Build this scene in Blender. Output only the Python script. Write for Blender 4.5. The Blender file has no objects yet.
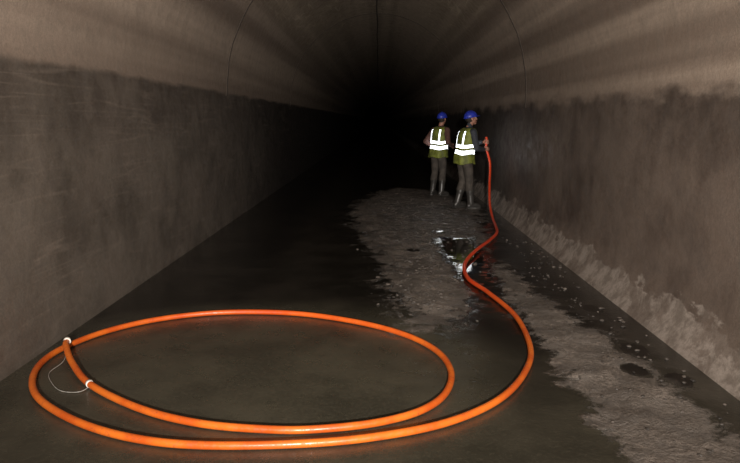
import bpy, bmesh, math, random
import numpy as np
from mathutils import Vector, Matrix, noise
random.seed(4)
scene = bpy.context.scene
try:
    scene.view_settings.view_transform = 'Standard'
except Exception as e:
    print(e)

XL, XR, ZS = -2.42, 2.35, 2.1
CX = (XL+XR)/2; R = (XR-XL)/2
Y0, Y1 = -6.0, 120.0

# ------------------------------------------------------------------ node helper
class NT:
    def __init__(s, name):
        s.m = bpy.data.materials.new(name); s.m.use_nodes = True
        s.t = s.m.node_tree; s.b = s.t.nodes['Principled BSDF']
    def n(s, typ, **kw):
        nd = s.t.nodes.new(typ)
        for k, v in kw.items():
            setattr(nd, k, v)
        return nd
    def plug(s, sock, v):
        if isinstance(v, bpy.types.NodeSocket): s.t.links.new(v, sock)
        else:
            try: sock.default_value = v
            except Exception: sock.default_value = (v, v, v)
    def pos(s):
        return s.n('ShaderNodeNewGeometry').outputs['Position']
    def mapping(s, v, scale=(1,1,1), rot=(0,0,0), loc=(0,0,0)):
        m = s.n('ShaderNodeMapping'); s.plug(m.inputs[0], v)
        m.inputs['Scale'].default_value = scale; m.inputs['Rotation'].default_value = rot
        m.inputs['Location'].default_value = loc
        return m.outputs[0]
    def noise(s, v, scale, detail=4, rough=.55, dist=0):
        m = s.n('ShaderNodeTexNoise'); s.plug(m.inputs['Vector'], v)
        m.inputs['Scale'].default_value = scale; m.inputs['Detail'].default_value = detail
        m.inputs['Roughness'].default_value = rough; m.inputs['Distortion'].default_value = dist
        return m.outputs[0]
    def math(s, op, a, b=0.0, c=0.0):
        m = s.n('ShaderNodeMath', operation=op)
        s.plug(m.inputs[0], a); s.plug(m.inputs[1], b); s.plug(m.inputs[2], c)
        return m.outputs[0]
    def step(s, v, a, b, lo=0., hi=1.):
        m = s.n('ShaderNodeMapRange', interpolation_type='SMOOTHSTEP')
        s.plug(m.inputs[0], v); m.inputs[1].default_value = a; m.inputs[2].default_value = b
        m.inputs[3].default_value = lo; m.inputs[4].default_value = hi
        return m.outputs[0]
    def mix(s, f, a, b, mode='MIX'):
        m = s.n('ShaderNodeMix', data_type='RGBA', blend_type=mode)
        s.plug(m.inputs[0], f)
        for i, c in ((6, a), (7, b)):
            if isinstance(c, tuple) and len(c) == 3: c = (*c, 1)
            s.plug(m.inputs[i], c)
        return m.outputs[2]
    def sep(s, v):
        m = s.n('ShaderNodeSeparateXYZ'); s.plug(m.inputs[0], v); return m.outputs
    def bump(s, h, strength=.5, dist=.02):
        m = s.n('ShaderNodeBump'); m.inputs['Strength'].default_value = strength
        m.inputs['Distance'].default_value = dist; s.plug(m.inputs['Height'], h)
        s.t.links.new(m.outputs[0], s.b.inputs['Normal'])
    def attr(s, name):
        return s.n('ShaderNodeAttribute', attribute_name=name).outputs['Fac']

def simple(name, col, rough=.6, metal=0, emit=0, var=.25, nscale=30, bump=0.0):
    t = NT(name)
    nz = t.noise(t.n('ShaderNodeTexCoord').outputs['Object'], nscale, 3)
    c = t.mix(t.step(nz, .3, .7), tuple(x*(1-var) for x in col), tuple(min(1, x*(1+var)) for x in col))
    t.plug(t.b.inputs['Base Color'], c)
    t.b.inputs['Roughness'].default_value = rough
    t.b.inputs['Metallic'].default_value = metal
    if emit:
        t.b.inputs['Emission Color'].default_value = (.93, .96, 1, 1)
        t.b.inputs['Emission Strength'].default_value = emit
    if bump: t.bump(nz, bump, .01)
    return t.m

# ------------------------------------------------------------------ concrete shell material
def shell_material(name, kind):
    t = NT(name)
    p = t.pos(); x, y, z = t.sep(p)
    n1 = t.noise(p, 1.1, 6, .6)
    n2 = t.noise(p, 7, 6, .65)
    n3 = t.noise(p, 70, 3, .7)
    n4 = t.noise(p, 2.6, 7, .68, .4)
    st = t.noise(t.mapping(p, (1.7, .015, 1.7)), 1.6, 2, .5)
    st2 = t.noise(t.mapping(p, (9, .05, 9)), 1.6, 3, .6)
    base = t.mix(t.step(st, .36, .64), (.185, .141, .112), (.40, .322, .26))
    base = t.mix(t.step(st2, .4, .65, 0, .3), base, (.23, .18, .143))
    base = t.mix(t.step(n1, .4, .7, 0, .3), base, (.19, .148, .117))
    base = t.mix(t.step(n4, .5, .75, 0, .22), base, (.14, .11, .088))
    def scratches(v, rot, sc, off, width, f):
        s = t.noise(t.mapping(v, sc, rot, (off, off, off)), 1.6, 1, .4)
        r = t.math('ABSOLUTE', t.math('SUBTRACT', s, .5))
        gate = t.step(t.noise(t.mapping(v, (1, 1, 1), rot, (off+3, off, 1)), 1.3, 4, .6), .46, .62)
        return t.math('MULTIPLY', t.step(r, 0, width, f, 0), gate)
    if kind == 'ceiling':
        crown = t.step(z, 3.3, 3.9)
        base = t.mix(t.math('MULTIPLY', crown, t.step(n1, .3, .7, .3, .8)), base, (.38, .315, .225))
        # vault colour lightened further in, making up for flash falloff
        base = t.mix(t.math('MULTIPLY', t.step(y, 9, 22), t.step(st, .4, .6, .3, .75)), base, (.55, .45, .36))
        base = t.mix(t.step(n2, .45, .65, 0, .3), base, (.13, .105, .08))
        for rot, off in ((.6, 0), (-.7, 7), (1.2, 3), (-.2, 11)):
            f = scratches(p, (0, 0, rot), (3.0, .25, .01), off, .018, .5)
            base = t.mix(t.math('MULTIPLY', f, crown), base, (.68, .58, .45))
    else:
        drip = t.noise(t.mapping(p, (1, .55, 1.5)), 1.8, 7, .62)
        e = t.math('ADD', z, t.math('MULTIPLY', t.math('SUBTRACT', drip, .5), .16 if kind == 'left' else .55))
        if kind == 'left': stain = t.step(e, 2.04, 2.11, 1, 0)
        else: stain = t.step(e, 1.80, 1.96, 1, 0)
        if kind == 'left':
            dark = t.mix(t.step(n1, .36, .64), (.068, .056, .045), (.13, .109, .089))
            v = t.noise(t.mapping(p, (3, .8, 1.1), (.5, 0, 0)), 1.3, 6, .62)
        else:
            dark = t.mix(t.step(n1, .36, .64), (.078, .058, .047), (.155, .12, .098))
            v = t.noise(t.mapping(p, (3, 1.0, .7)), 1.5, 6, .62)
        dark = t.mix(t.step(v, .42, .64, 0, .6), dark, (.17, .133, .108) if kind == 'right' else (.135, .11, .09))
        band = t.math('MULTIPLY', t.step(e, 1.3, 1.8), .7)
        dark = t.mix(t.math('MULTIPLY', band, t.step(n4, .35, .62, 1, .3)), dark, (.045, .034, .028))
        dark = t.mix(t.step(n2, .5, .72, 0, .3), dark, (.05, .038, .031))
        far_shade = t.step(y, 8., 17., 0, .88)  # light falloff painted into the lower wall colour, darker with depth
        dark = t.mix(far_shade, dark, (.012, .009, .008))
        if kind == 'left':
            for rx, off in ((.45, 0), (.62, 5), (.8, 2)):
                dark = t.mix(scratches(p, (rx, 0, 0), (1, .16, 4.5), off, .022, .25), dark, (.22, .178, .145))
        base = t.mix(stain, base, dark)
        if kind == 'right':
            pe = t.noise(t.mapping(p, (1, .7, 2.0)), 3.4, 7, .62)
            e2 = t.math('ADD', z, t.math('MULTIPLY', t.math('SUBTRACT', pe, .5), .6))
            peel = t.step(e2, .25, .285, 1, 0)
            hol = t.step(n4, .50, .58, .92, .3)
            base = t.mix(t.math('MULTIPLY', peel, hol), base, t.mix(t.step(n2, .4, .62), (.33, .285, .25), (.18, .15, .126)))
    base = t.mix(t.step(n3, .3, .7, 0, .55), base, t.mix(.5, base, (.02, .015, .01)))
    t.plug(t.b.inputs['Base Color'], base)
    t.plug(t.b.inputs['Roughness'], t.step(n2, .3, .7, .45, .75))
    t.bump(t.math('ADD', n2, t.math('MULTIPLY', n3, .35)), .25, .015)
    return t.m

def mesh_obj(name, verts, faces, mats, smooth=False, parent=None, fmat=None):
    me = bpy.data.meshes.new(name); me.from_pydata([tuple(v) for v in verts], [], faces); me.update()
    for m in (mats if isinstance(mats, list) else [mats]): me.materials.append(m)
    if smooth: me.polygons.foreach_set('use_smooth', [True]*len(me.polygons))
    if fmat is not None: me.polygons.foreach_set('material_index', fmat)
    o = bpy.data.objects.new(name, me); scene.collection.objects.link(o)
    if parent: o.parent = parent
    return o

def extrude_profile(name, prof, mat, smooth):
    ys = list(np.arange(Y0, Y1+.1, 2.0))
    V = []; F = []
    for y in ys:
        V += [(x, y, z) for x, z in prof]
    n = len(prof)
    for j in range(len(ys)-1):
        for i in range(n-1):
            F.append((j*n+i, j*n+i+1, (j+1)*n+i+1, (j+1)*n+i))
    return mesh_obj(name, V, F, mat, smooth)

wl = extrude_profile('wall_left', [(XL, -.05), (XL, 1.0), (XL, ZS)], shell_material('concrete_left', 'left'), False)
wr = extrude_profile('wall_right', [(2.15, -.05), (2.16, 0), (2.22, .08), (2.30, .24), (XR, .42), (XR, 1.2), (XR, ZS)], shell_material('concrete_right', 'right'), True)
arc = [(CX+R*math.cos(a), ZS+R*math.sin(a)) for a in np.linspace(0, math.pi, 49)]
ce = extrude_profile('ceiling', arc, shell_material('concrete_vault', 'ceiling'), True)

jm = simple('joint_filler', (.05, .039, .031), .9)
def joint(name, y, w=.035):
    prof = [(XL, ZS-.06), (XL, ZS)] + [(CX-R*math.cos(a), ZS+R*math.sin(a)) for a in np.linspace(0, math.pi, 49)][1:] + [(XR, 1.85)]
    V = []; F = []
    n = len(prof)
    for k, (x, z) in enumerate(prof):
        d = Vector((CX-x, 0, (ZS-z) if z > ZS else 0)).normalized()
        wob = .018*math.sin(k*1.3+y)+.01*math.sin(k*2.9)
        for yy, dd in ((-w/2, 0), (-w/2, .006), (w/2, .006), (w/2, 0)):
            V.append((x+d.x*dd, y+yy+wob, z+d.z*dd))
    for k in range(n-1):
        for q in range(3):
            F.append((k*4+q, k*4+q+1, (k+1)*4+q+1, (k+1)*4+q))
    return mesh_obj(name, V, F, jm)
for i, y in enumerate((10.6, 18.2, 25.8, 33.4)):
    joint('trim_%d' % (i+1), y, .045)
V = []; F = []
for k in range(60):
    y = 2+k*.8; xo = CX+.012*math.sin(k*.9)
    for dx, dz in ((-.018, 0), (-.018, .006), (.018, .006), (.018, 0)):
        V.append((xo+dx, y, ZS+R-.001-dz))
for k in range(59):
    for q in range(3): F.append((k*4+q, k*4+q+1, k*4+q+5, k*4+q+4))
mesh_obj('trim_5', V, F, jm)

# ------------------------------------------------------------------ floor
xs = np.arange(XL-.02, 2.26, .034)
ys = np.concatenate([np.arange(Y0, 1.5, .25), np.arange(1.5, 9, .034), np.arange(9, 20, .07), np.arange(20, Y1+1, 1.0)])
XX, YY = np.meshgrid(xs, ys)
def sdf(poly):
    P = np.array(poly, float); n = len(P)
    d = np.full(XX.shape, 1e9); ins = np.zeros(XX.shape, bool)
    for i in range(n):
        a = P[i]; b = P[(i+1) % n]; e = b-a
        t = np.clip(((XX-a[0])*e[0]+(YY-a[1])*e[1])/(e@e), 0, 1)
        d = np.minimum(d, np.hypot(XX-a[0]-t*e[0], YY-a[1]-t*e[1]))
        c = (a[1] > YY) != (b[1] > YY)
        with np.errstate(divide='ignore', invalid='ignore'):
            xi = a[0]+(YY-a[1])*e[0]/(e[1] if e[1] else 1e-9)
        ins ^= c & (XX < xi)
    return np.where(ins, d, -d)
patchA = [(.0, 15.2), (.5, 16.2), (1.2, 15.6), (1.75, 14.2), (1.9, 11.8), (1.6, 9.1), (1.12, 7.1), (.92, 5.9), (.52, 4.9), (.24, 4.95), (.12, 5.9), (-.0, 7.6), (-.2, 9.), (-.5, 10.7), (-.5, 12.8)]
patchB = [(1.15, 7.3), (1.42, 7.6), (1.62, 5.6), (1.86, 4.6), (1.9, 2.0), (1.28, 2.0), (1.2, 3.9), (1.2, 5.6)]
patchP = [(.78, 9.1), (1.3, 9.1), (1.3, 7.5), (1.2, 6.4), (.92, 6.3), (.84, 7.5)]   # puddle
sA = np.clip(.5+sdf(patchA)/.7, 0, 1); sB = np.clip(.5+sdf(patchB)/.42, 0, 1)
pud = np.clip(.5+sdf(patchP)/.3, 0, 1)
for (px, py, pr) in ((1.86, 4.55, .12), (1.95, 4.0, .1), (1.72, 4.15, .09), (1.9, 5.6, .1), (.9, 9.6, .12), (.45, 8.2, .1)):
    pud = np.maximum(pud, np.clip(1.3-np.hypot(XX-px, (YY-py)*.7)/pr, 0, 1))
sed = np.maximum(sA, sB)*(1-pud)
loop = np.hypot((XX+.85)/1.55, (YY-4.25)/1.35)
dry = np.clip((1.25-loop)/.35, 0, 1)
Z = np.zeros(XX.shape)
for j in range(XX.shape[0]):
    for i in range(XX.shape[1]):
        s = sed[j, i]
        if s > .02:
            x, y = XX[j, i], YY[j, i]
            nn = noise.fractal(Vector((x*3, y*3, 0)), 1., 2., 4)
            n2 = noise.fractal(Vector((x*14, y*14, 3)), 1., 2., 3)
            Z[j, i] = s*(.014+.022*nn+.014*n2)
Z = np.maximum(Z, 0)
nx, ny = len(xs), len(ys)
V = np.stack([XX.ravel(), YY.ravel(), Z.ravel()], 1)
F = [(j*nx+i, j*nx+i+1, (j+1)*nx+i+1, (j+1)*nx+i) for j in range(ny-1) for i in range(nx-1)]

t = NT('wet_concrete_floor')
p = t.pos(); x, y, z = t.sep(p)
A_sed = t.attr('sediment'); A_pud = t.attr('puddle'); A_dry = t.attr('dry')
n1 = t.noise(p, 1.6, 6, .6); n2 = t.noise(p, 6, 7, .7); n3 = t.noise(p, 38, 4, .65); n4 = t.noise(p, 140, 2, .6)
nb = t.noise(p, 3.2, 9, .76, .3); nc = t.noise(p, 2.2, 6, .65, .5)
m = t.math('ADD', A_sed, t.math('MULTIPLY', t.math('SUBTRACT', nb, .5), 2.4))
sedm = t.step(m, .44, .68)
pm = t.step(t.math('ADD', A_pud, t.math('MULTIPLY', t.math('SUBTRACT', n2, .5), 1.0)), .42, .52)
dull = t.mix(t.step(n1, .35, .65), (.030, .028, .020), (.053, .048, .034))
dull = t.mix(t.step(n3, .45, .7, 0, .5), dull, (.068, .062, .044))
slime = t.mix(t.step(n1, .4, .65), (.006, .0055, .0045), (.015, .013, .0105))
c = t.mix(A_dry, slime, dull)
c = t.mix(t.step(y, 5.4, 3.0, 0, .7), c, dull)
gr = t.mix(t.step(n3, .38, .62), (.05, .042, .035), (.22, .186, .16))
gr = t.mix(t.step(n2, .42, .56, 0, .8), gr, (.05, .042, .035))
gr = t.mix(t.step(n4, .5, .68, 0, .3), gr, (.30, .265, .235))
gr = t.mix(t.step(nc, .48, .58, 0, .65), gr, (.03, .025, .021))
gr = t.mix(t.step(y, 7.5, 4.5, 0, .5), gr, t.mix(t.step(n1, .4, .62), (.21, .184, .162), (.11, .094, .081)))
c = t.mix(sedm, c, gr)
c = t.mix(pm, c, (.008, .007, .006))
t.plug(t.b.inputs['Base Color'], c)
r = t.step(n2, .35, .65, .06, .18)
r = t.math('ADD', r, t.math('MULTIPLY', A_dry, .2))
r2 = t.n('ShaderNodeMix', data_type='FLOAT'); t.plug(r2.inputs[0], sedm); t.plug(r2.inputs[2], r); t.plug(r2.inputs[3], t.step(n2, .4, .6, .18, .6))
r3 = t.n('ShaderNodeMix', data_type='FLOAT'); t.plug(r3.inputs[0], pm); t.plug(r3.inputs[2], r2.outputs[0]); r3.inputs[3].default_value = .04
t.plug(t.b.inputs['Roughness'], r3.outputs[0])
hh = t.math('MULTIPLY', t.math('ADD', n3, t.math('MULTIPLY', n4, .5)), t.math('ADD', t.math('MULTIPLY', sedm, 1.4), .08))
hh = t.math('ADD', hh, t.math('MULTIPLY', n2, .2))
hh = t.math('MULTIPLY', hh, t.math('SUBTRACT', 1.0, t.math('MULTIPLY', pm, .9)))
t.bump(hh, .7, .02)
fl = mesh_obj('floor', V.tolist(), F, t.m, True)
for nm, arr in (('sediment', sed), ('puddle', pud), ('dry', dry)):
    a = fl.data.attributes.new(nm, 'FLOAT', 'POINT'); a.data.foreach_set('value', arr.ravel().astype(np.float32))

def floor_z(x, y):
    i = int(np.clip(np.searchsorted(xs, x), 0, nx-1)); j = int(np.clip(np.searchsorted(ys, y), 0, ny-1))
    return Z[j, i]

# ------------------------------------------------------------------ tube sweep
def catmull(P, sub):
    P = [Vector(p) for p in P]; out = []
    for i in range(len(P)-1):
        p0 = P[i-1] if i else P[0]*2-P[1]; p1 = P[i]; p2 = P[i+1]
        p3 = P[i+2] if i+2 < len(P) else P[-1]*2-P[-2]
        for k in range(sub):
            u = k/sub
            out.append(.5*((2*p1)+(p2-p0)*u+(2*p0-5*p1+4*p2-p3)*u*u+(3*p1-p0-3*p2+p3)*u**3))
    out.append(P[-1]); return out
def tube(name, pts, rad, mat, seg=16, parent=None, rfun=None):
    V = []; F = []; n = len(pts); up = Vector((0, 0, 1)); prev = None
    for i, p in enumerate(pts):
        tg = (pts[min(i+1, n-1)]-pts[max(i-1, 0)]).normalized()
        if prev is None:
            a = tg.cross(up if abs(tg.z) < .95 else Vector((1, 0, 0))).normalized()
        else:
            a = (prev-tg*prev.dot(tg)).normalized()
        prev = a; b = tg.cross(a)
        r = rad if rfun is None else rad*rfun(i)
        for k in range(seg):
            th = 2*math.pi*k/seg
            V.append(p+(a*math.cos(th)+b*math.sin(th))*r)
    for i in range(n-1):
        for k in range(seg):
            F.append((i*seg+k, i*seg+(k+1) % seg, (i+1)*seg+(k+1) % seg, (i+1)*seg+k))
    F.append(tuple(range(seg))[::-1]); F.append(tuple((n-1)*seg+k for k in range(seg)))
    return mesh_obj(name, V, F, mat, True, parent)

HR_ = .0215
hz = HR_+.002
hose = [(2.03, 12.35, 1.34), (2.035, 12.33, 1.25), (2.035, 12.33, 1.12), (2.09, 12.22, .86), (2.03, 11.85, .52), (1.95, 11.3, .22), (1.90, 10.7, .06),
        (1.84, 10.1, .03), (1.74, 9.4, .035), (1.539, 8.78, .04), (1.211, 7.96, .045), (.993, 7.27, .035), (.938, 6.61, .03), (1.053, 6.04, .03),
        (1.157, 5.29, .03), (1.112, 4.55, hz), (.968, 4.065, hz), (.725, 3.64, hz), (.395, 3.34, hz), (.01, 3.168, hz), (-.397, 3.083, hz),
        (-.901, 3.062, hz), (-1.283, 3.136, hz), (-1.651, 3.317, hz), (-2.0, 3.60, hz), (-2.20, 3.898, hz), (-2.295, 4.22, hz),
        (-2.268, 4.53, hz), (-2.11, 4.88, hz), (-1.81, 5.18, hz), (-1.348, 5.37, hz), (-.751, 5.36, hz), (-.231, 5.153, hz), (.171, 4.845, hz),
        (.408, 4.485, hz), (.482, 4.10, hz), (.42, 3.743, hz), (.262, 3.491, hz), (.008, 3.328, hz), (-.309, 3.245, hz), (-.573, 3.235, hz),
        (-.964, 3.30, hz), (-1.355, 3.478, hz), (-1.775, 3.793, .03), (-2.045, 4.12, .045), (-2.21, 4.38, .07), (-2.25, 4.47, .075)]
hpts = catmull(hose, 14)
t = NT('orange_plastic')
p = t.pos(); nz = t.noise(p, 4, 3); nf = t.noise(p, 45, 3); hy = t.sep(p)[1]
# mottled orange, shifting to red further along the tunnel
c = t.mix(t.step(nz, .35, .65), (.46, .075, .008), (.58, .130, .013))
c = t.mix(t.step(nf, .55, .72, 0, .45), c, (.24, .048, .014))
c = t.mix(t.step(hy, 4.2, 7.2, 0, .85), c, (.60, .036, .009))
t.plug(t.b.inputs['Base Color'], c); t.plug(t.b.inputs['Roughness'], t.step(nf, .4, .65, .32, .52))
t.bump(nf, .1, .004)
orange = t.m
hoseroot = bpy.data.objects.new('orange_hose', None); scene.collection.objects.link(hoseroot)
tube('pipe', hpts, HR_, orange, 20, hoseroot)
tape = simple('white_tape', (.75, .72, .66), .5)
def sleeve(name, c, d, r, L, mat, par):
    c = Vector(c); d = Vector(d).normalized()
    tube(name, [c-d*L/2, c-d*L/2*.98, c, c+d*L/2*.98, c+d*L/2], r, mat, 20, par, lambda i: 1 if 0 < i < 4 else .9)
sleeve('tape_1', (-2.25, 4.48, .077), (-.45, .85, .06), .0245, .04, tape, hoseroot)
sleeve('tape_2', (-1.797, 3.815, .031), (-.6, .75, .03), .0235, .03, tape, hoseroot)
wire = catmull([(-2.235, 4.45, .05), (-2.17, 4.25, .012), (-2.17, 4.05, .006), (-2.06, 3.87, .006), (-1.95, 3.76, .006), (-1.84, 3.74, .008), (-1.80, 3.79, .015), (-1.785, 3.82, .054)], 8)
tube('tie_wire', wire, .0026, simple('wire', (.25, .24, .22), .4), 8, hoseroot)

# ------------------------------------------------------------------ rubble / gravel
HP = np.array([(q.x, q.y) for q in hpts if q.z < .2])
bm = bmesh.new()
def stone(x, y, s):
    if np.min(np.hypot(HP[:, 0]-x, HP[:, 1]-y)) < .03+s*1.5: return
    if math.hypot(x-1.6, y-12.2) < .4 or math.hypot(x-1.34, y-14.3) < .4: return
    z = floor_z(x, y)
    r = bmesh.ops.create_icosphere(bm, subdivisions=2, radius=s)
    sc = Vector((random.uniform(.8, 1.4), random.uniform(.7, 1.2), random.uniform(.4, .7)))
    off = Vector((random.random()*9, random.random()*9, random.random()*9))
    rot = Matrix.Rotation(random.random()*6, 3, 'Z')
    for v in r['verts']:
        q = v.co/s
        f = 1+.35*noise.noise(q*1.3+off)
        v.co = rot @ Vector((q.x*sc.x, q.y*sc.y, q.z*sc.z))*s*f + Vector((x, y, z+s*.25))
for _ in range(700):
    k = random.random()
    if k < .6:
        y = random.uniform(5.2, 14)
        xx = random.gauss(.65 if y > 7 else .5, (.35+.06*(y-5))*.6)
        if xx > 1.9 or (xx < -.4): continue
        s = random.uniform(.006, .020)
    elif k < .86:
        y = random.uniform(2.6, 7.5); xx = random.uniform(1.22, 1.85); s = random.uniform(.004, .012)
    else:
        y = random.uniform(3, 9); xx = random.uniform(1.75, 2.1); s = random.uniform(.005, .018)
    stone(xx, y, s)
me = bpy.data.meshes.new('gravel'); bm.to_mesh(me); bm.free()
me.materials.append(simple('stone', (.055, .046, .039), .6, var=.7, nscale=6))
go = bpy.data.objects.new('gravel', me); scene.collection.objects.link(go); go.parent = fl

# ------------------------------------------------------------------ people
M_skin = simple('skin', (.30, .145, .10), .5, var=.12)
M_jack = simple('navy_jacket', (.022, .026, .035), .8, bump=.3)
M_jack2 = simple('brown_sleeves', (.08, .036, .028), .8, bump=.3)
M_trou = simple('grey_trousers', (.046, .038, .031), .85, bump=.4, var=.4, nscale=12)
M_boot = simple('rubber_boot', (.035, .033, .03), .35)
M_vest = simple('hi_vis_fabric', (.125, .145, .02), .7, bump=.3, var=.4, nscale=9)
M_refl = simple('reflective_tape', (.8, .82, .85), .3, emit=4.)  # emission stands in for flash light thrown back by the strips
M_helm = simple('blue_helmet', (.015, .03, .32), .4)
M_hair = simple('dark_hair', (.02, .014, .01), .8)
M_eye = simple('eye_white', (.6, .6, .58), .2)
M_iris = simple('iris', (.03, .02, .015), .2)
M_lip = simple('lips', (.28, .09, .07), .5)

def ball(bm, c, r, rot=None, seg=20):
    if not hasattr(r, '__len__'): r = (r, r, r)
    o = bmesh.ops.create_uvsphere(bm, u_segments=seg, v_segments=seg//2+2, radius=1)
    for v in o['verts']:
        q = Vector((v.co.x*r[0], v.co.y*r[1], v.co.z*r[2]))
        if rot: q = rot @ q
        v.co = q+Vector(c)
def seg(bm, a, b, ra, rb):
    a = Vector(a); b = Vector(b); d = b-a; L = d.length
    q = d.to_track_quat('Z', 'Y').to_matrix().to_4x4()
    bmesh.ops.create_cone(bm, cap_ends=True, segments=18, radius1=ra, radius2=rb, depth=L, matrix=Matrix.Translation((a+b)/2) @ q)
def chain(bm, pts, rads):
    for p, r in zip(pts, rads): ball(bm, p, r, seg=16)
    for i in range(len(pts)-1): seg(bm, pts[i], pts[i+1], rads[i], rads[i+1])
def remesh(bm, voxel, smooth=3):
    me = bpy.data.meshes.new('tmp'); bm.to_mesh(me); bm.free()
    o = bpy.data.objects.new('tmp', me); scene.collection.objects.link(o)
    md = o.modifiers.new('r', 'REMESH'); md.mode = 'VOXEL'; md.voxel_size = voxel
    ms = o.modifiers.new('s', 'SMOOTH'); ms.iterations = smooth; ms.factor = .5
    dg = bpy.context.evaluated_depsgraph_get()
    out = bpy.data.meshes.new_from_object(o.evaluated_get(dg))
    bpy.data.objects.remove(o); bpy.data.meshes.remove(me)
    out.polygons.foreach_set('use_smooth', [True]*len(out.polygons))
    return out
def attach(name, me, mats, parent, fn=None):
    me.materials.clear()
    for m in mats: me.materials.append(m)
    if fn: me.polygons.foreach_set('material_index', [fn(p.center) for p in me.polygons])
    else: me.polygons.foreach_set('material_index', [0]*len(me.polygons))
    o = bpy.data.objects.new(name, me); scene.collection.objects.link(o); o.parent = parent
    return o
def loft(bm, rings, n=32):
    prev = None
    for (cx, cy, z, rx, ry) in rings:
        vs = []
        for k in range(n):
            a = 2*math.pi*k/n; ca, sa = math.cos(a), math.sin(a)
            e = .85
            vs.append(bm.verts.new((cx+rx*math.copysign(abs(ca)**e, ca), cy+ry*math.copysign(abs(sa)**e, sa), z)))
        if prev:
            for k in range(n): bm.faces.new((prev[k], prev[(k+1) % n], vs[(k+1) % n], vs[k]))
        else: bm.faces.new(vs[::-1])
        prev = vs
    bm.faces.new(prev)

def worker(name, loc, rotz, lean, legs, arms, hands, headyaw, headpitch, jacket, sc=1.0):
    """local frame: +x right side, +y forward"""
    root = bpy.data.objects.new(name, None); scene.collection.objects.link(root)
    def L(x, y, z):
        return Vector((x, y+max(0, z-.95)*lean, z))
    bm = bmesh.new()
    T = [(.90, .165, .130), (.97, .172, .135), (1.05, .170, .130), (1.15, .174, .130), (1.25, .184, .136), (1.35, .192, .138), (1.42, .186, .122), (1.47, .14, .098), (1.50, .08, .07)]
    loft(bm, [(0, (z-.95)*lean if z > .95 else 0, z, a, b) for z, a, b in T])
    chain(bm, [L(0, 0, 1.46), L(0, .012, 1.56)], [.062, .056])
    for sgn, (kn, an, toe) in zip((-1, 1), legs):
        hip = Vector((sgn*.088, 0, .92)); kn = Vector(kn); an = Vector(an)
        mid = hip.lerp(kn, .45)+Vector((0, .012, 0)); calf = kn.lerp(an, .35)+Vector((0, -.018, 0))
        chain(bm, [hip, mid, kn, calf, kn.lerp(an, .55), an], [.104, .095, .074, .072, .066, .06])
        chain(bm, [kn.lerp(an, .36), kn.lerp(an, .5)], [.078, .074])
        td = Vector((math.sin(toe), math.cos(toe), 0))
        z0 = an.z-.045
        heel = an+Vector((0, 0, 0))-td*.035; heel.z = z0
        ball(bm, heel, (.042, .048, .045))
        chain(bm, [heel, Vector((an.x, an.y, z0+.01))+td*.09, Vector((an.x, an.y, z0-.008))+td*.165], [.042, .046, .036])
    for sgn, (el, wr_) in zip((-1, 1), arms):
        sh = L(sgn*.19, 0, 1.415)
        chain(bm, [L(sgn*.10, 0, 1.43), sh, sh.lerp(Vector(el), .4), Vector(el), Vector(el).lerp(Vector(wr_), .35), Vector(wr_)], [.06, .072, .064, .054, .052, .038])
    body = remesh(bm, .012, 4)
    wr1 = [Vector(a[1]) for a in arms]
    def fn(c):
        if c.z < .34: return 2
        if c.z < .93:
            for i, sgn in enumerate((-1, 1)):
                el = Vector(arms[i][0]); w = wr1[i]; d = w-el
                u = max(0, min(1, (c-el).dot(d)/d.length_squared))
                if (c-(el+d*u)).length < .062 and abs(c.x) > .16: return 0
            return 1
        return 0
    attach('body', body, [jacket, M_trou, M_boot], root, fn)
    bm = bmesh.new()
    for kn, an, toe in legs:
        td = Vector((math.sin(toe), math.cos(toe), 0)); sd = Vector((td.y, -td.x, 0)); an = Vector(an)
        out = [(-.085, .0), (-.07, .036), (0, .038), (.09, .05), (.16, .046), (.2, .02), (.2, -.02), (.16, -.046), (.09, -.05), (0, -.038), (-.07, -.036)]
        lo = [bm.verts.new(Vector((an.x, an.y, an.z-.1))+td*u+sd*v) for u, v in out]
        hi = [bm.verts.new(Vector((an.x, an.y, an.z-.072))+td*u+sd*v) for u, v in out]
        bm.faces.new(lo); bm.faces.new(hi[::-1])
        for k in range(len(out)): bm.faces.new((lo[k], lo[(k+1) % 11], hi[(k+1) % 11], hi[k]))
    bmesh.ops.recalc_face_normals(bm, faces=bm.faces)
    me = bpy.data.meshes.new('soles'); bm.to_mesh(me); bm.free()
    attach('boot_soles', me, [M_boot], root)
    # vest shell
    n = 72; Zs = np.linspace(.84, 1.495, 46)
    tz = [a[0] for a in T]; rxs = [a[1] for a in T]; rys = [a[2] for a in T]
    V = []; F = []; FM = []
    for z in Zs:
        rx = np.interp(z, tz, rxs); ry = np.interp(z, tz, rys)
        off = .022+.020*max(0, 1.05-z)/.14
        cy = (z-.95)*lean if z > .95 else 0
        for k in range(n):
            a = 2*math.pi*k/n; ca, sa = math.cos(a), math.sin(a); e = .85
            wv = .010*math.sin(a*7+z*9)*max(0, (1.35-z))*2
            V.append((math.copysign(abs(ca)**e, ca)*(rx+off+wv), cy+math.copysign(abs(sa)**e, sa)*(ry+off+wv), z+.012*math.sin(a*3+1)*(1.5-z)*2))
    for j in range(len(Zs)-1):
        for k in range(n):
            a = 2*math.pi*(k+.5)/n; z = (Zs[j]+Zs[j+1])/2
            x = math.cos(a)*.2
            if math.sin(a) > 0 and z > 1.28 and abs(x) < (z-1.28)*.35: continue
            F.append((j*n+k, j*n+(k+1) % n, (j+1)*n+(k+1) % n, (j+1)*n+k))
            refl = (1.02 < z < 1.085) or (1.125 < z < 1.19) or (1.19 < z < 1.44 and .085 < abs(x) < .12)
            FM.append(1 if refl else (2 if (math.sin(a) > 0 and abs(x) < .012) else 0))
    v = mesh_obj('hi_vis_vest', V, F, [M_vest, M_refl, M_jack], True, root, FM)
    so = v.modifiers.new('s', 'SOLIDIFY'); so.thickness = .006; so.offset = 0
    # head
    hc = L(0, .02, 1.655)
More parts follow.
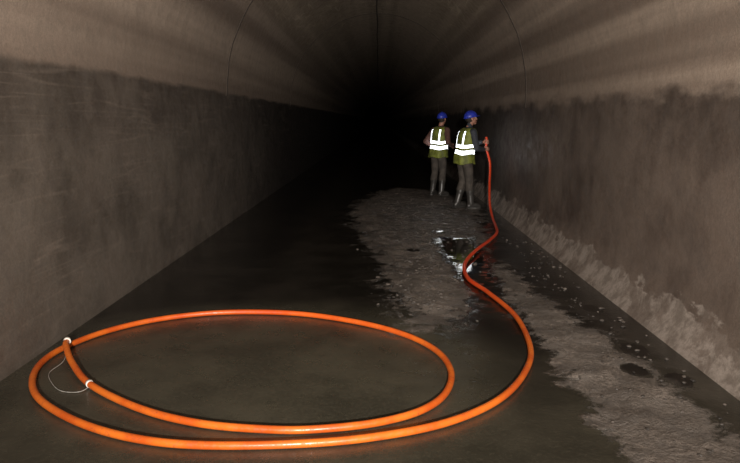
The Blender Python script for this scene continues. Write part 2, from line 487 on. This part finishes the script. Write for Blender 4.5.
    HR = Matrix.Rotation(headyaw, 3, 'Z') @ Matrix.Rotation(-headpitch, 3, 'X')
    H = lambda x, y, z: hc + HR @ Vector((x, y, z))
    bm = bmesh.new()
    ball(bm, H(0, -.012, .03), (.076, .096, .09), HR, 24)
    ball(bm, H(0, .022, -.03), (.06, .068, .075), HR, 24)
    ball(bm, H(0, .055, -.085), (.034, .03, .026), HR)
    chain(bm, [H(0, .083, .012), H(0, .108, -.022)], [.010, .016])
    for s in (-1, 1):
        ball(bm, H(s*.014, .096, -.027), .010)
        ball(bm, H(s*.078, -.005, -.005), (.010, .02, .034), HR)
        ball(bm, H(s*.036, .058, -.02), (.022, .02, .018), HR)
        ball(bm, H(s*.032, .078, .024), (.022, .012, .008), HR)
    chain(bm, [H(0, -.02, -.06), L(0, .0, 1.50)], [.055, .056])
    hm = remesh(bm, .0065, 3)
    HRi = HR.transposed()
    def hf(c):
        q = HRi @ (c-hc)
        if q.y < .03 and q.z > -.045 and abs(q.x) < .0745 and q.y < .035-.5*(.06-q.z) : return 1
        if q.y < -.045 and q.z > -.06: return 1
        return 0
    attach('head', hm, [M_skin, M_hair], root, hf)
    for s in (-1, 1):
        bm = bmesh.new(); ball(bm, H(s*.031, .079, .008), (.013, .010, .009), HR, 14)
        me = bpy.data.meshes.new('eye'); bm.to_mesh(me); bm.free(); attach('eye_%s' % ('l' if s < 0 else 'r'), me, [M_eye], root)
        bm = bmesh.new(); ball(bm, H(s*.031, .088, .008), (.0055, .003, .0055), HR, 12)
        me = bpy.data.meshes.new('iris'); bm.to_mesh(me); bm.free(); attach('iris_%s' % ('l' if s < 0 else 'r'), me, [M_iris], root)
    bm = bmesh.new(); ball(bm, H(0, .086, -.056), (.024, .008, .004), HR, 14); ball(bm, H(0, .085, -.063), (.02, .008, .005), HR, 14)
    me = bpy.data.meshes.new('mouth'); bm.to_mesh(me); bm.free(); attach('mouth', me, [M_lip], root)
    # helmet
    V = []; F = []; n = 48; prof = []
    for k in range(13):
        a = math.pi/2*k/12; prof.append((math.cos(a), math.sin(a)))
    for u, w in prof:
        for k in range(n):
            th = 2*math.pi*k/n
            rx, ry = .104, .128
            ridge = 1+.05*max(0, 1-abs(math.cos(th)*u)/.22)*(1 if w > .3 else 0)
            V.append(H(rx*u*math.cos(th), -.005+ry*u*math.sin(th), .045+.112*w*ridge))
    for j in range(12):
        for k in range(n): F.append((j*n+k, j*n+(k+1) % n, (j+1)*n+(k+1) % n, (j+1)*n+k))
    b0 = len(V)
    for k in range(n):
        th = 2*math.pi*k/n; fr = max(0, math.sin(th))**2
        V.append(H((.104+.014)*math.cos(th), -.005+(.128+.012+.045*fr)*math.sin(th), .038-.008*fr))
    for k in range(n): F.append((b0+k, b0+(k+1) % n, (k+1) % n, k))
    h = mesh_obj('hard_hat', V, F, M_helm, True, root)
    so = h.modifiers.new('s', 'SOLIDIFY'); so.thickness = .004
    # hands
    for i, sgn in enumerate((-1, 1)):
        kind, data = hands[i]; w = wr1[i]
        bm = bmesh.new()
        if kind == 'grip':
            g = Vector(data)
            f = Vector((g.x-w.x, g.y-w.y, 0)).normalized(); s = Vector((f.y, -f.x, 0))*(-sgn)
            up = Vector((0, 0, 1))
            Rm = Matrix((f, s, up)).transposed()
            pc = g-s*.038-f*.018
            ball(bm, pc, (.048, .016, .042), Rm)
            ball(bm, pc+f*.02, (.03, .015, .040), Rm)
            chain(bm, [w, w.lerp(pc, .5), pc-f*.02], [.027, .025, .026])
            for q, dz, sc_ in ((0, .033, .95), (1, .011, 1.05), (2, -.011, 1.0), (3, -.032, .82)):
                pts = []
                for a in (20, 62, 108, 158, 200):
                    aa = math.radians(a)*(.8+.2*sc_)
                    pts.append(g+up*dz+(-math.cos(aa)*s+math.sin(aa)*f)*.032)
                chain(bm, pts, [.0105*sc_, .0102*sc_, .0095*sc_, .009*sc_, .008*sc_])
            pts = [pc-f*.025+up*.025]
            for a in (-62, -105, -150):
                aa = math.radians(a); pts.append(g+up*.045+(-math.cos(aa)*s+math.sin(aa)*f)*.034)
            chain(bm, pts, [.015, .0125, .011, .0095])
        else:
            d = Vector(data).normalized()
            nrm = Vector((-sgn, 0, 0)); nrm = (nrm-d*nrm.dot(d)).normalized()
            cr = d.cross(nrm)
            if cr.z < 0 and abs(d.z) < .7: cr = -cr
            Rm = Matrix((d, cr, nrm)).transposed()
            pc = w+d*.055
            ball(bm, pc, (.052, .04, .016), Rm)
            chain(bm, [w-d*.01, w+d*.02], [.028, .027])
            for q, (o, ln) in enumerate(((.03, .070), (.0105, .079), (-.0095, .074), (-.029, .058))):
                st_ = w+d*(.088 if q < 3 else .082)+cr*o
                pts = [w+d*.06+cr*o*.8, st_]; ang = .2
                for fr in (.45, .32, .23):
                    dd = d*math.cos(ang)+nrm*math.sin(ang)
                    pts.append(pts[-1]+dd*ln*fr*1.05); ang += .38
                chain(bm, pts, [.011, .0105, .0095, .0088, .0078])
            b = w+d*.03+cr*.026
            chain(bm, [b, b+d*.022+cr*.024+nrm*.008, b+d*.05+cr*.033+nrm*.018, b+d*.07+cr*.033+nrm*.026], [.015, .0125, .0108, .009])
        attach('hand_%s' % ('l' if sgn < 0 else 'r'), remesh(bm, .004, 2), [M_skin], root)
        bm = bmesh.new()
        el = Vector(arms[i][0]); dd = (w-el).normalized()
        chain(bm, [w-dd*.05, w+dd*.004], [.042, .039])
        attach('cuff_%s' % ('l' if sgn < 0 else 'r'), remesh(bm, .006, 2), [jacket], root)
    root.location = loc; root.rotation_euler = (0, 0, rotz); root.scale = (sc,)*3
    return root

rz = math.radians(-68)
W1 = Vector((1.60, 12.2, floor_z(1.6, 12.2)))
def to_local(P, W, rz):
    q = Vector(P)-W
    return Matrix.Rotation(-rz, 3, 'Z') @ q
gU = to_local((2.035, 12.33, 1.25), W1, rz); gL = to_local((2.035, 12.33, 1.12), W1, rz)
def wristfor(g, sgn):
    return Vector((g.x+sgn*.055, g.y-.095, g.z-.005))
wl_, wr_ = wristfor(gU, -1), wristfor(gL, 1)
worker('construction_worker', W1, rz, .16,
       [((-.10, .05, .50), (-.11, -.06, .10), -.15), ((.10, .07, .50), (.12, .10, .10), .2)],
       [((-.25, .16, 1.16), wl_), ((.25, .12, 1.13), wr_)],
       [('grip', gU), ('grip', gL)], math.radians(-8), math.radians(-12), M_jack, 1.0)
W2 = Vector((1.31, 14.3, 0))
W2.z = floor_z(W2.x, W2.y)
worker('construction_worker', W2, math.radians(-48), .13,
       [((-.12, .04, .50), (-.15, .0, .10), -.25), ((.12, .03, .50), (.14, -.03, .10), .25)],
       [((-.33, -.06, 1.17), (-.27, .17, 1.04)), ((.33, -.06, 1.17), (.22, .2, 1.08))],
       [('relax', (.1, .9, -.5)), ('relax', (-.25, .95, -.2))], math.radians(15), math.radians(-8), M_jack2, 1.0)

# ------------------------------------------------------------------ light: camera flash
def spot(name, loc, target, energy, size, blend, rad, col):
    l = bpy.data.lights.new(name, 'SPOT'); l.energy = energy; l.spot_size = math.radians(size); l.spot_blend = blend
    l.shadow_soft_size = rad; l.color = col
    o = bpy.data.objects.new(name, l); scene.collection.objects.link(o); o.location = loc
    o.rotation_euler = (Vector(target)-Vector(loc)).to_track_quat('-Z', 'Y').to_euler()
spot('camera_flash', (.15, -2.4, 2.1), (0.1, 12, 3.7), 5800, 90, 1.0, .06, (1, .92, .84))
w = bpy.data.worlds.new('World'); scene.world = w; w.use_nodes = True
w.node_tree.nodes['Background'].inputs[0].default_value = (0, 0, 0, 1)
w.node_tree.nodes['Background'].inputs[1].default_value = 0

cam = bpy.data.cameras.new('Camera'); cam.sensor_width = 36; cam.lens = 650/740*36; cam.clip_end = 200
co = bpy.data.objects.new('Camera', cam); scene.collection.objects.link(co)
co.location = (0, 0, 1.65); co.rotation_euler = (math.radians(90-9.7), 0, .0125)
scene.camera = co
